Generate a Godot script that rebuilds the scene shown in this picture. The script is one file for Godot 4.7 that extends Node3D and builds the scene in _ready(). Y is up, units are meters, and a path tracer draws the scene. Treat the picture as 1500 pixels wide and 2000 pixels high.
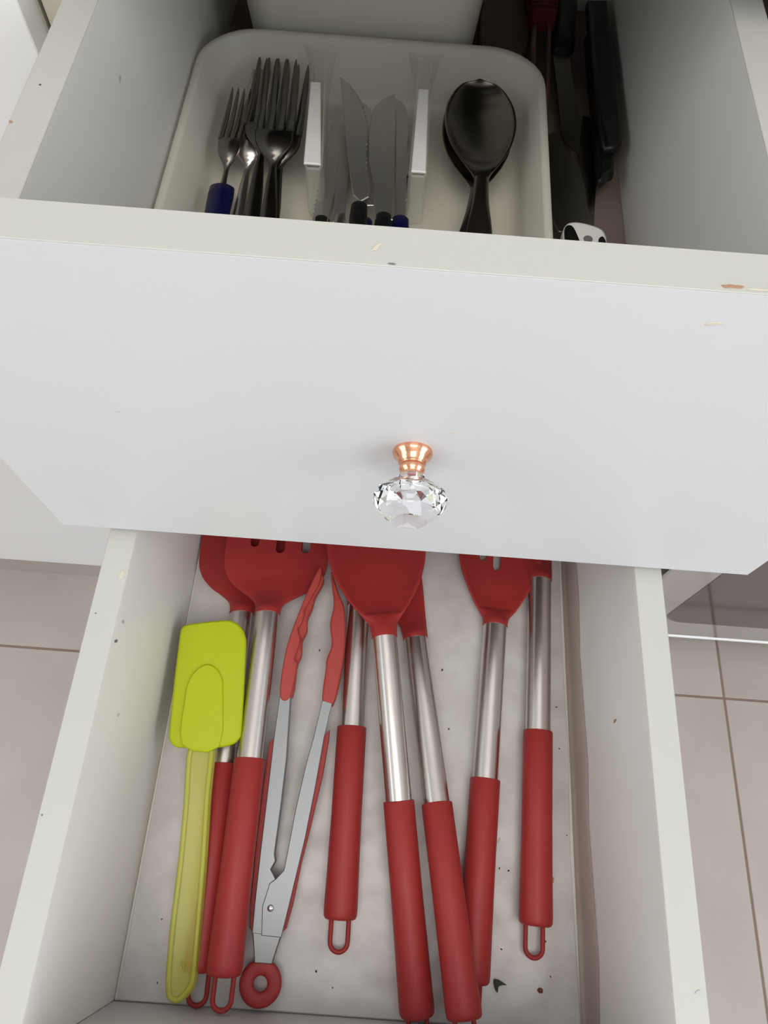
extends Node3D
# Two open kitchen drawers seen from above. Units: metres; z = 0 is the face of the upper drawer front,
# y = 0 its top edge. Outlines of flat things are lists of x, z pairs in centimetres.

var used := {}
var M := {}

# ---------------------------------------------------------------- helpers: nodes
func numbered(n: String) -> String:
	if not used.has(n):
		used[n] = 0
		return n
	used[n] += 1
	return "%s_%03d" % [n, used[n]]

func thing(called: String, label: String, category: String, at := Vector3.ZERO, group := "") -> Node3D:
	var o := Node3D.new()
	o.name = numbered(called)
	add_child(o)
	o.position = at
	o.set_meta("label", label)
	o.set_meta("category", category)
	if group != "":
		o.set_meta("group", group)
	return o

func obj(called: String, st: SurfaceTool, m: Material, parent: Node3D, label := "") -> MeshInstance3D:
	st.generate_normals()
	st.index()
	var o := MeshInstance3D.new()
	o.mesh = st.commit()
	o.mesh.surface_set_material(0, m)
	o.name = called
	o.cast_shadow = GeometryInstance3D.SHADOW_CASTING_SETTING_ON
	parent.add_child(o, true)
	if label != "":
		o.set_meta("label", label)
	return o

func struct(called: String, st: SurfaceTool, m: Material) -> MeshInstance3D:
	var o := obj(called, st, m, self)
	o.set_meta("kind", "structure")
	return o

func mat(c: Color, rough := 0.5, metal := 0.0, spec := 0.5) -> StandardMaterial3D:
	var m := StandardMaterial3D.new()
	m.albedo_color = c
	m.roughness = rough
	m.metallic = metal
	m.metallic_specular = spec
	return m

func noise_tex(freq: float, a: Color, b: Color, seed_n: int, size := 512, octaves := 4) -> NoiseTexture2D:
	var n := FastNoiseLite.new()
	n.seed = seed_n
	n.noise_type = FastNoiseLite.TYPE_SIMPLEX_SMOOTH
	n.frequency = freq
	n.fractal_octaves = octaves
	var t := NoiseTexture2D.new()
	t.width = size
	t.height = size
	t.seamless = true
	t.noise = n
	var g := Gradient.new()
	g.set_color(0, a)
	g.set_color(1, b)
	t.color_ramp = g
	return t

func bump_tex(freq: float, seed_n: int, size := 512, octaves := 3) -> NoiseTexture2D:
	return noise_tex(freq, Color.BLACK, Color.WHITE, seed_n, size, octaves)

# ---------------------------------------------------------------- helpers: shapes
func begin() -> SurfaceTool:
	var st := SurfaceTool.new()
	st.begin(Mesh.PRIMITIVE_TRIANGLES)
	return st

func tri(st: SurfaceTool, a: Vector3, b: Vector3, c: Vector3) -> void:
	st.add_vertex(a)
	st.add_vertex(c)
	st.add_vertex(b)

func quad(st: SurfaceTool, a: Vector3, b: Vector3, c: Vector3, d: Vector3) -> void:   # counter-clockwise from outside
	tri(st, a, b, c)
	tri(st, a, c, d)

# closed rings, each counter-clockwise seen from the side towards which the list runs
func loft(st: SurfaceTool, rings: Array, group := 0, cap0 := true, cap1 := true, wrap := false) -> void:
	st.set_smooth_group(group)
	var k: int = rings.size()
	for r in (k if wrap else k - 1):
		var a: PackedVector3Array = rings[r]
		var b: PackedVector3Array = rings[(r + 1) % k]
		var n := a.size()
		for i in n:
			var j := (i + 1) % n
			quad(st, a[i], a[j], b[j], b[i])
	st.set_smooth_group(-1)
	if cap0 and not wrap:
		fan(st, rings[0], true)
	if cap1 and not wrap:
		fan(st, rings[k - 1], false)

func fan(st: SurfaceTool, ring: PackedVector3Array, flip: bool) -> void:
	var c := Vector3.ZERO
	for v in ring:
		c += v
	c /= ring.size()
	for i in ring.size():
		var j := (i + 1) % ring.size()
		if flip:
			tri(st, c, ring[j], ring[i])
		else:
			tri(st, c, ring[i], ring[j])

func rect_ring(x0: float, x1: float, z0: float, z1: float, y: float, b: float) -> PackedVector3Array:
	var r := PackedVector3Array()
	for q in [[x0 + b, z1], [x1 - b, z1], [x1, z1 - b], [x1, z0 + b], [x1 - b, z0], [x0 + b, z0], [x0, z0 + b], [x0, z1 - b]]:
		r.append(Vector3(q[0], y, q[1]))
	return r

# a box with chamfered edges from corner a to corner b
func box(st: SurfaceTool, a: Vector3, b: Vector3, c := 0.0006) -> void:
	loft(st, [rect_ring(a.x + c, b.x - c, a.z + c, b.z - c, a.y, c), rect_ring(a.x, b.x, a.z, b.z, a.y + c, c), rect_ring(a.x, b.x, a.z, b.z, b.y - c, c), rect_ring(a.x + c, b.x - c, a.z + c, b.z - c, b.y, c)], -1)

func boxed(a: Vector3, b: Vector3, c := 0.0006) -> SurfaceTool:
	var st := begin()
	box(st, a, b, c)
	return st

func circle(c: Vector3, u: Vector3, v: Vector3, ru: float, rv: float, n: int) -> PackedVector3Array:
	var r := PackedVector3Array()
	for i in n:
		var t := TAU * i / n
		r.append(c + u * cos(t) * ru + v * sin(t) * rv)
	return r

# frame whose ring runs counter-clockwise seen from the end d points to
func frame(d: Vector3) -> Array:
	var up := Vector3.UP if absf(d.y) < 0.9 else Vector3.BACK
	var u := d.cross(up).normalized()
	return [u, u.cross(d).normalized() * -1.0]

# profile: [distance along axis, radius] from a towards direction d
func lathe(st: SurfaceTool, a: Vector3, d: Vector3, profile: Array, n := 28, group := 0) -> void:
	var f := frame(d)
	var rings := []
	for q in profile:
		rings.append(circle(a + d * q[0], f[0], d.cross(f[0]), q[1], q[1], n))
	loft(st, rings, group)

func tube(st: SurfaceTool, pts: Array, r: float, n := 10, closed := false, flat := 1.0) -> void:
	var rings := []
	var k := pts.size()
	for i in k:
		var d: Vector3
		if closed:
			d = (pts[(i + 1) % k] - pts[(i + k - 1) % k]).normalized()
		else:
			d = (pts[mini(i + 1, k - 1)] - pts[maxi(i - 1, 0)]).normalized()
		var u := d.cross(Vector3.UP).normalized()
		rings.append(circle(pts[i], u, d.cross(u), r, r * flat, n))
	loft(st, rings, 0, true, true, closed)

func poly(flat: Array, sub := 0) -> PackedVector2Array:   # counter-clockwise seen from above (x right, z towards the viewer)
	var p := PackedVector2Array()
	for i in flat.size() / 2:
		p.append(Vector2(flat[2 * i], flat[2 * i + 1]) * 0.01)
	if sub > 0:
		var s := PackedVector2Array()
		var n := p.size()
		for i in n:
			for k in sub:
				s.append(p[i].cubic_interpolate(p[(i + 1) % n], p[(i + n - 1) % n], p[(i + 2) % n], float(k) / sub))
		p = s
	if Geometry2D.is_polygon_clockwise(p) == false:   # in (x, z) with z down the page
		p.reverse()
	return p

func inset(p: PackedVector2Array, d: float) -> PackedVector2Array:
	var n := p.size()
	var o := PackedVector2Array()
	var s := 1.0 if Geometry2D.is_polygon_clockwise(p) else -1.0
	for i in n:
		var e0 := (p[i] - p[(i + n - 1) % n]).normalized()
		var e1 := (p[(i + 1) % n] - p[i]).normalized()
		var m := e0.orthogonal() + e1.orthogonal()
		m = m.normalized() / maxf(0.5, m.length() * 0.5)
		o.append(p[i] + m * d * s)
	return o

# a plate whose top follows a line in z: top = [z0, y0, z1, y1]; thick below it; bevel all round
func plate(st: SurfaceTool, p: PackedVector2Array, top: Array, thick: float, bev := 0.0005, soft := false, o := Vector3.ZERO) -> void:
	var rings := []
	var small := inset(p, bev)
	var levels := [[small, -thick], [p, -thick + bev], [p, -bev], [small, 0.0]]
	if soft:
		var mid := inset(p, bev * 0.29)
		levels = [[small, -thick], [mid, -thick + bev * 0.29], [p, -thick + bev], [p, -bev], [mid, -bev * 0.29], [small, 0.0]]
	for l in levels:
		var r := PackedVector3Array()
		for v in l[0]:
			var y: float = top[1] + (top[3] - top[1]) * (v.y - top[0]) / (top[2] - top[0])
			r.append(Vector3(v.x, y + l[1], v.y) - o)
		rings.append(r)
	loft(st, rings, 0 if soft else -1, false, false)
	var ix := Geometry2D.triangulate_polygon(small)
	st.set_smooth_group(-1)
	for i in ix.size() / 3:
		for k in [0, rings.size() - 1]:
			var a: Vector3 = rings[k][ix[3 * i]]
			var b: Vector3 = rings[k][ix[3 * i + 1]]
			var c: Vector3 = rings[k][ix[3 * i + 2]]
			var up := (b - a).cross(c - a).y > 0.0
			if up == (k != 0):
				tri(st, a, b, c)
			else:
				tri(st, a, c, b)

# small teeth along the outline between points i0 and i1
func serrated(flat: Array, i0: int, i1: int) -> Array:
	var o := []
	for i in flat.size() / 2:
		var a := Vector2(flat[2 * i], flat[2 * i + 1])
		o.append_array([a.x, a.y])
		if i >= i0 and i < i1:
			var b := Vector2(flat[2 * i + 2], flat[2 * i + 3])
			var n := int((b - a).length() / 0.2)
			for k in range(1, n):
				var q := a.lerp(b, float(k) / n) + (b - a).normalized().orthogonal() * (0.06 if k % 2 else -0.06)
				o.append_array([q.x, q.y])
	return o

# A utensil head: cross-sections along d from a. Row: [distance, half width, rise of the top, fall of the bottom, rim thickness, roundness exponent, height, sideways shift].
# slots: [v0, v1, start distance] cut right through.
func head(st: SurfaceTool, a: Vector3, d: Vector3, rows: Array, slots := [], fine := 4, nv := 24) -> void:
	var side := d.cross(Vector3.UP).normalized()
	var up := side.cross(d).normalized()
	var vs := []
	for j in nv + 1:
		vs.append(-cos(PI * j / nv))
	for s in slots:
		vs = vs.filter(func(x): return absf(x - s[0]) > 0.045 and absf(x - s[1]) > 0.045 and not (x > s[0] and x < s[1]))
	for s in slots:
		vs.append_array([s[0], s[1]])
	vs.sort()
	var last: float = rows[-1][0]
	var ss := []
	for i in rows.size() - 1:
		for k in fine:
			ss.append(lerpf(rows[i][0], rows[i + 1][0], float(k) / fine))
	ss.append(last)
	var round_r := {}
	for s in slots:
		var hw: float = (s[1] - s[0]) * 0.5 * s[3]
		for t in [0.0, 0.15, 0.5, 1.0]:
			ss.append(s[2] + hw * t)
	ss.sort()
	var top := []
	var bot := []
	for x in ss:
		var i := 0
		while i < rows.size() - 2 and x > rows[i + 1][0]:
			i += 1
		var t: float = (x - rows[i][0]) / (rows[i + 1][0] - rows[i][0])
		var row := []
		for c in 8:
			var y0: float = rows[maxi(i - 1, 0)][c]
			var y1: float = rows[i][c]
			var y2: float = rows[i + 1][c]
			var y3: float = rows[mini(i + 2, rows.size() - 1)][c]
			row.append(cubic_interpolate(y1, y2, y0, y3, t) if c != 5 else lerpf(y1, y2, t))
		var tr := PackedVector3Array()
		var br := PackedVector3Array()
		for j in vs.size():
			var v: float = vs[j]
			for s in slots:
				var hw2: float = (s[1] - s[0]) * 0.5
				var far: float = (x - s[2]) / (hw2 * s[3])
				if (is_equal_approx(v, s[0]) or is_equal_approx(v, s[1])) and far >= -0.001 and far < 1.0:
					var mid: float = (s[0] + s[1]) * 0.5
					v = mid + signf(v - mid) * hw2 * maxf(0.12, sqrt(maxf(0.0, 1.0 - (1.0 - far) * (1.0 - far))))
			var w: float = maxf(row[1], 0.0004)
			var vv: float = v if row[2] > 0.0 else clampf(v * 1.075, -1.0, 1.0)
			var g: float = pow(maxf(0.0, 1.0 - vv * vv), row[5])
			var c2: Vector3 = a + d * x + side * (v * w + row[7]) + up * row[6]
			tr.append(c2 + up * (row[2] * g))
			br.append(c2 - up * (row[4] + row[3] * g))
		top.append(tr)
		bot.append(br)
	var cut := func(i: int, j: int) -> bool:
		if i < 0 or j < 0 or i >= ss.size() - 1 or j >= vs.size() - 1:
			return true
		for s in slots:
			if vs[j] > s[0] - 0.001 and vs[j + 1] < s[1] + 0.001 and ss[i] > s[2] - 0.00001:
				return ss[i] < s[4]
		return false
	for i in ss.size() - 1:
		if ss[i + 1] - ss[i] < 0.000001:
			continue
		for j in vs.size() - 1:
			if cut.call(i, j):
				continue
			st.set_smooth_group(1)
			quad(st, top[i][j], top[i][j + 1], top[i + 1][j + 1], top[i + 1][j])
			st.set_smooth_group(2)
			quad(st, bot[i][j], bot[i + 1][j], bot[i + 1][j + 1], bot[i][j + 1])
			st.set_smooth_group(3)
			if cut.call(i, j - 1):
				quad(st, bot[i][j], top[i][j], top[i + 1][j], bot[i + 1][j])
			if cut.call(i, j + 1):
				quad(st, top[i][j + 1], bot[i][j + 1], bot[i + 1][j + 1], top[i + 1][j + 1])
			st.set_smooth_group(4)
			if cut.call(i - 1, j) and ss[i] > ss[0] - 1.0:
				quad(st, bot[i][j], bot[i][j + 1], top[i][j + 1], top[i][j])
			if cut.call(i + 1, j):
				quad(st, top[i + 1][j], top[i + 1][j + 1], bot[i + 1][j + 1], bot[i + 1][j])

func blob(seed_n: int, c: Vector2, rx: float, ry: float, turn: float, n := 14) -> PackedVector2Array:
	var rng := RandomNumberGenerator.new()
	rng.seed = seed_n
	var p := PackedVector2Array()
	for i in n:
		var t := TAU * i / n
		var k := 0.65 + 0.5 * rng.randf()
		p.append(c + Vector2(cos(t) * rx * k, sin(t) * ry * k).rotated(turn))
	return p

# a thin mark on a surface: centre, two directions in the surface, half sizes
func mark(called: String, c: Vector3, u: Vector3, v: Vector3, ru: float, rv: float, m: Material, parent: Node3D, seed_n: int, turn := 0.0) -> void:
	var st := begin()
	var n := u.cross(v).normalized()
	var lo := PackedVector3Array()
	var hi := PackedVector3Array()
	for q in blob(seed_n, Vector2.ZERO, ru, rv, turn):
		lo.append(c + u * q.x + v * q.y)
		hi.append(c + (u * q.x + v * q.y) * 0.8 + n * 0.00015)
	loft(st, [lo, hi], 0, false, true)
	obj(called, st, m, parent)

# ---------------------------------------------------------------- the red utensils
const GRIP_R := 0.0103
func red_utensil(called: String, label: String, category: String, e: Vector3, t: Vector3, grip_share: float, rows: Array, slots := [], head_level := true) -> Node3D:
	var root := thing(called, label, category, e, "red silicone utensils in the lower drawer")
	var axis := t - e
	var l := axis.length()
	var d := axis / l
	var gl := l * grip_share
	var st := begin()
	lathe(st, Vector3.ZERO, d, [[0.0, 0.0085], [0.0006, 0.0097], [0.002, 0.0105], [0.006, 0.0107], [0.03, 0.0104], [gl * 0.5, 0.0101], [gl - 0.0006, 0.0102], [gl - 0.0001, 0.0098], [gl, 0.0089]], 36)
	obj("grip", st, M.red, root)
	st = begin()
	lathe(st, d * (gl - 0.004), d, [[0.0, 0.0087], [0.004, 0.0087], [l - gl + 0.004, 0.0086]], 36)
	obj("shaft", st, M.steel, root, "brushed steel shaft")
	st = begin()
	var flatd := Vector3(d.x, 0, d.z).normalized()
	var side := flatd.cross(Vector3.UP)
	var pts := []
	pts.append(side * 0.0055 + flatd * 0.003)
	for i in 13:
		var a := PI * i / 12.0
		pts.append(side * cos(a) * 0.0055 - flatd * (0.0125 + sin(a) * 0.0055))
	pts.append(-side * 0.0055 + flatd * 0.003)
	for i in pts.size():
		pts[i] += Vector3(0, -0.004, 0)
	tube(st, pts, 0.0015, 12, false, 1.2)
	obj("hanging_loop", st, M.red, root)
	st = begin()
	head(st, t - e - d * 0.001, flatd if head_level else d, rows, slots)
	obj("head", st, M.red, root)
	return root

func lowered(rows: Array, k: float) -> Array:
	for q in rows:
		q[6] *= k
	return rows

func red_rows(kind: String) -> Array:
	match kind:
		"spoon":
			return [[0, .0092, .0092, .0092, 0, .5, 0, 0], [.004, .0094, .0088, .0088, .0004, .5, 0, 0], [.0105, .0105, .006, .008, .0016, .6, .0012, 0], [.0165, .0148, .0018, .007, .002, .75, .0026, 0], [.0185, .0165, -.0030, .008, .002, .9, .003, 0], [.0225, .0198, -.0055, .009, .002, .9, .003, 0],
				[.029, .0240, -.0080, .0120, .002, .9, .003, 0], [.041, .0305, -.0110, .0140, .002, .9, .003, 0], [.055, .0350, -.012, .0145, .002, .9, .003, 0], [.070, .0368, -.012, .0145, .002, .9, .003, 0], [.087, .0345, -.0115, .014, .002, .9, .003, 0], [.101, .026, -.008, .010, .002, .9, .003, 0], [.108, .015, -.004, .005, .002, .9, .003, 0], [.111, .001, 0, 0, .002, .9, .003, 0]]
		"skimmer":
			return [[0, 0.0092, .0092, .0092, 0, .5, 0.0000, 0], [.003, 0.0094, .0088, .0088, .0004, .5, 0.0000, 0], [.007, 0.0105, .006, .008, .0016, .6, 0.0000, 0], [.012, 0.0140, .001, .007, .0018, .75, 0.0005, 0], [.0138, 0.0155, -.0028, .0065, .002, .9, 0.0007, 0], [.018, 0.0180, -.0045, .006, .002, .9, 0.0012, 0],
				[.025, 0.0219, -.0065, .0075, .002, .9, 0.0019, 0], [.037, 0.0276, -.008, .0085, .002, .9, 0.0032, 0], [.050, 0.0313, -.0085, .009, .002, .9, 0.0032, 0], [.063, 0.0327, -.0085, .009, .002, .9, 0.0032, 0], [.080, 0.0305, -.008, .009, .002, .9, 0.0032, 0], [.093, 0.0217, -.005, .006, .002, .9, 0.0032, 0], [.099, 0.0118, -.002, .003, .002, .9, 0.0032, 0], [.101, 0.0010, 0, 0, .002, .9, 0.0032, 0]]
		"turner":
			return [[0, .0092, .0092, .0092, 0, .5, 0, 0], [.004, .0094, .0088, .0088, .0004, .5, -.0004, 0], [.009, .0112, .006, .006, .001, .6, -.002, 0], [.0145, .0170, .0042, .003, .0014, .6, -.0045, 0], [.021, .0262, .0026, .001, .0018, .7, -.006, 0],
				[.029, .0340, .0016, 0, .0022, .8, -.007, 0], [.038, .0383, .0010, 0, .0024, .8, -.007, 0], [.050, .0396, .0008, 0, .0022, .8, -.007, 0], [.075, .0400, .0006, 0, .002, .8, -.007, 0], [.100, .0395, .0005, 0, .0018, .8, -.007, 0], [.112, .0375, .0004, 0, .0014, .8, -.007, 0], [.115, .034, .0003, 0, .0012, .8, -.007, 0]]
		"ladle":
			return [[0, .0092, .0092, .0092, 0, .5, 0, 0], [.004, .0094, .0088, .0088, .0004, .5, -.0003, 0], [.012, .0104, .005, .006, .0014, .6, -.002, -.0006], [.024, .0135, .002, .004, .002, .7, -.004, -.0032], [.040, .0170, -.001, .002, .002, .8, -.004, -.006],
				[.060, .0190, -.002, .002, .002, .9, -.004, -.008], [.080, .0180, -.001, .001, .002, .9, -.004, -.007], [.090, .010, 0, .001, .002, .9, -.004, -.007], [.092, .001, 0, .001, .002, .9, -.004, -.007]]
	return []

# ---------------------------------------------------------------- cutlery
func fork(label: String, neck: Vector3, base_dir: Vector3, w: float, to_tines: float, tine: float, m: Material, handle_m: Material, handle_w: float, handle_from := 0.012, spread := 1.0) -> Node3D:
	var root := thing("fork", label, "fork", neck, "forks in the cutlery tray")
	var d := base_dir.normalized()
	var side := d.cross(Vector3.UP).normalized()
	var up := Vector3.UP
	var total := to_tines + tine
	var rise := func(s: float) -> float:
		var t: float = clampf(s / total, -1.0, 1.0)
		var k: float = to_tines / total
		if t < k:
			return 0.0065 * smoothstep(-0.2, 1.0, t / k)
		var f: float = (t - k) / (1.0 - k)
		return 0.0065 + 0.0015 * sin(PI * f) - 0.006 * f * (1.0 - f) * 2.0
	var sect := func(s: float, off: float, hw: float, th: float) -> PackedVector3Array:
		var c: Vector3 = d * s + side * off + up * (rise.call(s) as float)
		return PackedVector3Array([c + side * hw - up * th, c + side * hw * 0.9 + up * 0.0, c - side * hw * 0.9, c - side * hw - up * th])
	var st := begin()
	var rings := []
	for q in [[-0.002, 0.16], [0.10, 0.2], [0.22, 0.31], [0.36, 0.55], [0.5, 0.80], [0.66, 0.95], [0.85, 1.0], [1.0, 1.0]]:
		rings.append(sect.call(to_tines * q[0], 0.0, w * 0.5 * q[1], 0.0016))
	for i in rings.size():
		var r: PackedVector3Array = rings[i]
		r.reverse()
		rings[i] = r
	loft(st, rings, 5)
	for k in 4:
		var off: float = w * (k - 1.5) * 0.2667
		rings = []
		for q in [[0.0, 0.118], [0.3, 0.108], [0.7, 0.085], [0.92, 0.05], [1.0, 0.014]]:
			var r: PackedVector3Array = sect.call(to_tines - 0.001 + tine * q[0], off * (1.0 + (spread - 1.0) * q[0]), w * q[1], 0.0015)
			r.reverse()
			rings.append(r)
		loft(st, rings, 6)
	obj("head", st, m, root)
	st = begin()
	rings = []
	for q in [[0.003, 0.2], [-0.004, 0.22], [-0.012, 0.28], [-0.03, 0.38], [-0.07, 0.46], [-0.10, 0.5], [-0.107, 0.34]]:
		var hw: float = w * q[1] * 0.5
		rings.append(circle(d * q[0] + up * (-0.0008 + minf(0.0, q[0] + 0.01) * 0.06), side, up, hw, 0.0014, 12))
	rings.reverse()
	for i in rings.size():
		var r: PackedVector3Array = rings[i]
		r.reverse()
		rings[i] = r
	loft(st, rings, 0)
	if handle_m == m:
		obj("handle", st, m, root)
	else:
		obj("tang", st, m, root)
		st = begin()
		rings = []
		for q in [[-handle_from, 0.75], [-handle_from - 0.0012, 0.95], [-handle_from - 0.008, 1.0], [-0.05, 0.9], [-0.09, 1.0], [-0.105, 0.8], [-0.108, 0.4]]:
			rings.append(circle(d * q[0] + up * (q[0] * 0.05), side, up, handle_w * 0.5 * q[1], 0.0042 * q[1], 20))
		loft(st, rings, 0)
		obj("handle", st, handle_m, root, "dark blue plastic handle")
	return root

func knife(label: String, outline: Array, top: Array, grip_from: Vector3, grip_to: Vector3, gw: float, handle_m: Material, blade_m: Material, thick := 0.0012, called := "table_knife", group := "table knives in the cutlery tray") -> Node3D:
	var root := thing(called, label, "knife", grip_from, group)
	var st := begin()
	plate(st, poly(outline), top, thick, 0.0003, false, grip_from)
	obj("blade", st, blade_m, root)
	st = begin()
	var d := (grip_to - grip_from)
	var l := d.length()
	d /= l
	var side := d.cross(Vector3.UP).normalized()
	var upv := side.cross(d)
	var rings := []
	for q in [[0.0, 0.72], [0.0015, 0.9], [0.012, 1.0], [0.3, 0.92], [0.6, 1.02], [0.9, 1.0], [1.0, 0.55]]:
		rings.append(circle(d * (q[0] if q[0] < 0.013 and q[0] > 0.0 else q[0] * l), upv, side, gw * 0.30 * q[1], gw * 0.5 * q[1], 18))
	loft(st, rings, 0)
	obj("handle", st, handle_m, root)
	return root

# ---------------------------------------------------------------- the scene
func _ready() -> void:
	# camera
	var cam := Camera3D.new()
	cam.name = "camera"
	cam.transform = Transform3D(Basis(Vector3(0.99729, 0.03381, -0.06537), Vector3(-0.07355, 0.42473, -0.90233), Vector3(-0.00274, 0.90469, 0.42606)).orthonormalized(), Vector3(-0.01509, 0.15903, 0.15498))
	cam.fov = 71.70
	cam.near = 0.01
	cam.current = true
	add_child(cam)
	# sky, exposure
	var env := Environment.new()
	env.background_mode = Environment.BG_SKY
	var sky := Sky.new()
	var psm := ProceduralSkyMaterial.new()
	psm.sky_top_color = Color(0.62, 0.74, 0.92)
	psm.sky_horizon_color = Color(0.85, 0.89, 0.94)
	psm.ground_bottom_color = Color(0.42, 0.40, 0.37)
	psm.ground_horizon_color = Color(0.72, 0.72, 0.72)
	psm.sky_energy_multiplier = 1.0
	sky.sky_material = psm
	env.sky = sky
	env.tonemap_mode = Environment.TONE_MAPPER_LINEAR
	env.tonemap_exposure = 1.1
	env.sdfgi_enabled = true
	env.ssao_enabled = true
	env.ssil_enabled = true
	var we := WorldEnvironment.new()
	we.name = "environment"
	we.environment = env
	add_child(we)
	# daylight at the three windows: behind the photographer, at the right and at the left
	daylight("daylight_front", Vector3(0.60, 0.62, 2.34), 0.0, Vector2(1.5, 1.15), 1.9)
	daylight("daylight_right", Vector3(1.64, 0.62, 0.75), PI / 2, Vector2(1.4, 1.15), 1.5)
	daylight("daylight_left", Vector3(-1.64, 0.62, 0.75), -PI / 2, Vector2(1.4, 1.15), 1.1)

	materials()
	room()
	cabinets()
	drawers()
	upper_contents()
	lower_contents()

func daylight(called: String, at: Vector3, turn: float, size: Vector2, energy: float) -> void:
	var day := AreaLight3D.new()
	day.name = called
	day.area_size = size
	day.light_energy = energy
	day.light_color = Color(0.95, 0.975, 1.0)
	day.shadow_enabled = true
	day.position = at
	day.rotation.y = turn
	add_child(day)

func materials() -> void:
	M.panel = mat(Color(0.80, 0.795, 0.79), 0.38)
	M.edge = mat(Color(0.735, 0.725, 0.69), 0.45)
	M.side = mat(Color(0.895, 0.88, 0.845), 0.42)
	M.wall = mat(Color(0.90, 0.90, 0.90), 0.9)
	M.ceiling = mat(Color(0.93, 0.93, 0.92), 0.95)
	M.door = mat(Color(0.88, 0.87, 0.855), 0.4)
	M.carcass = mat(Color(0.78, 0.75, 0.68), 0.55)
	M.worktop = mat(Color(0.25, 0.23, 0.22), 0.35)
	M.grout = mat(Color(0.50, 0.42, 0.37), 0.9)
	M.brown_board = mat(Color(0.50, 0.44, 0.41), 0.6)
	M.red = mat(Color(0.62, 0.175, 0.165), 0.5, 0.0, 0.45)
	M.red.rim_enabled = true
	M.red.rim = 0.3
	M.red.rim_tint = 0.6
	M.red_tip = mat(Color(0.68, 0.25, 0.22), 0.5, 0.0, 0.45)
	M.steel = mat(Color(0.84, 0.81, 0.79), 0.28, 1.0)
	M.steel_matte = mat(Color(0.58, 0.59, 0.60), 0.5, 1.0)
	M.steel_dark = mat(Color(0.56, 0.54, 0.51), 0.27, 1.0)
	M.blade = mat(Color(0.80, 0.79, 0.77), 0.42, 1.0)
	M.rivet = mat(Color(0.9, 0.9, 0.9), 0.2, 1.0)
	M.steel_stack = mat(Color(0.44, 0.43, 0.41), 0.24, 1.0)
	M.gold = mat(Color(0.94, 0.68, 0.54), 0.13, 1.0)
	M.lime = mat(Color(0.705, 0.75, 0.03), 0.5, 0.0, 0.45)
	M.lime_clear = mat(Color(0.80, 0.79, 0.30, 0.48), 0.26, 0.0, 0.5)
	M.lime_clear.transparency = BaseMaterial3D.TRANSPARENCY_ALPHA
	M.tray = mat(Color(0.95, 0.93, 0.87, 0.52), 0.32, 0.0, 0.45)
	M.tray_thin = mat(Color(0.90, 0.89, 0.85, 0.26), 0.32, 0.0, 0.45)
	M.tray_thin.transparency = BaseMaterial3D.TRANSPARENCY_ALPHA
	M.tray.transparency = BaseMaterial3D.TRANSPARENCY_ALPHA
	M.white_plastic = mat(Color(0.93, 0.92, 0.91), 0.35)
	M.tub = mat(Color(0.95, 0.935, 0.88), 0.4)
	M.blue = mat(Color(0.035, 0.045, 0.23), 0.32)
	M.black = mat(Color(0.03, 0.03, 0.033), 0.4)
	M.grey_plastic = mat(Color(0.45, 0.45, 0.45), 0.5)
	M.wood = mat(Color(0.36, 0.26, 0.20), 0.55)
	M.wood_red = mat(Color(0.42, 0.31, 0.28), 0.5)
	M.maroon = mat(Color(0.36, 0.07, 0.11), 0.4)
	M.oven_frame = mat(Color(0.86, 0.86, 0.87), 0.17, 1.0)
	M.oven_glass = mat(Color(0.53, 0.49, 0.50), 0.10, 1.0)
	M.oven_body = mat(Color(0.03, 0.03, 0.03), 0.5)
	M.stain = mat(Color(0.72, 0.55, 0.36), 0.6)
	M.stain_pale = mat(Color(0.80, 0.76, 0.68), 0.6)
	M.scuff = mat(Color(0.42, 0.42, 0.43), 0.6)
	M.scuff_pale = mat(Color(0.70, 0.70, 0.70), 0.6)
	M.rust = mat(Color(0.66, 0.50, 0.39), 0.6)
	M.dirt = mat(Color(0.25, 0.21, 0.18), 0.8)
	M.herb = mat(Color(0.17, 0.20, 0.06), 0.6)
	M.crumb = mat(Color(0.45, 0.24, 0.17), 0.7)
	M.glass = mat(Color(1, 1, 1, 0.0), 0.0, 0.0, 0.5)
	M.glass.refraction_enabled = true
	M.glass.refraction_scale = 0.055
	M.pane = mat(Color(1, 1, 1, 0.06), 0.02)
	M.pane.transparency = BaseMaterial3D.TRANSPARENCY_ALPHA
	M.liner = mat(Color(1, 1, 1), 0.3, 0.0, 0.5)
	M.liner.albedo_texture = noise_tex(0.012, Color(0.77, 0.745, 0.735), Color(0.86, 0.845, 0.835), 5)
	M.liner.uv1_triplanar = true
	M.liner.uv1_world_triplanar = true
	M.liner.uv1_scale = Vector3(4, 4, 4)
	M.liner.heightmap_enabled = true
	M.liner.heightmap_scale = 0.12
	M.liner.heightmap_texture = bump_tex(0.013, 9, 512, 2)
	M.film = mat(Color(0.78, 0.70, 0.65, 0.5), 0.3)
	M.film.transparency = BaseMaterial3D.TRANSPARENCY_ALPHA
	for k in 3:
		var t := mat(Color(1, 1, 1), 0.42, 0.0, 0.5)
		t.albedo_texture = noise_tex(0.006, Color(0.63, 0.585, 0.55).lightened(0.02 * k), Color(0.68, 0.64, 0.60).lightened(0.02 * k), 20 + k, 512, 5)
		t.uv1_triplanar = true
		t.uv1_world_triplanar = true
		t.uv1_scale = Vector3(1.3, 1.3, 1.3)
		M["tile%d" % k] = t

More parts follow.
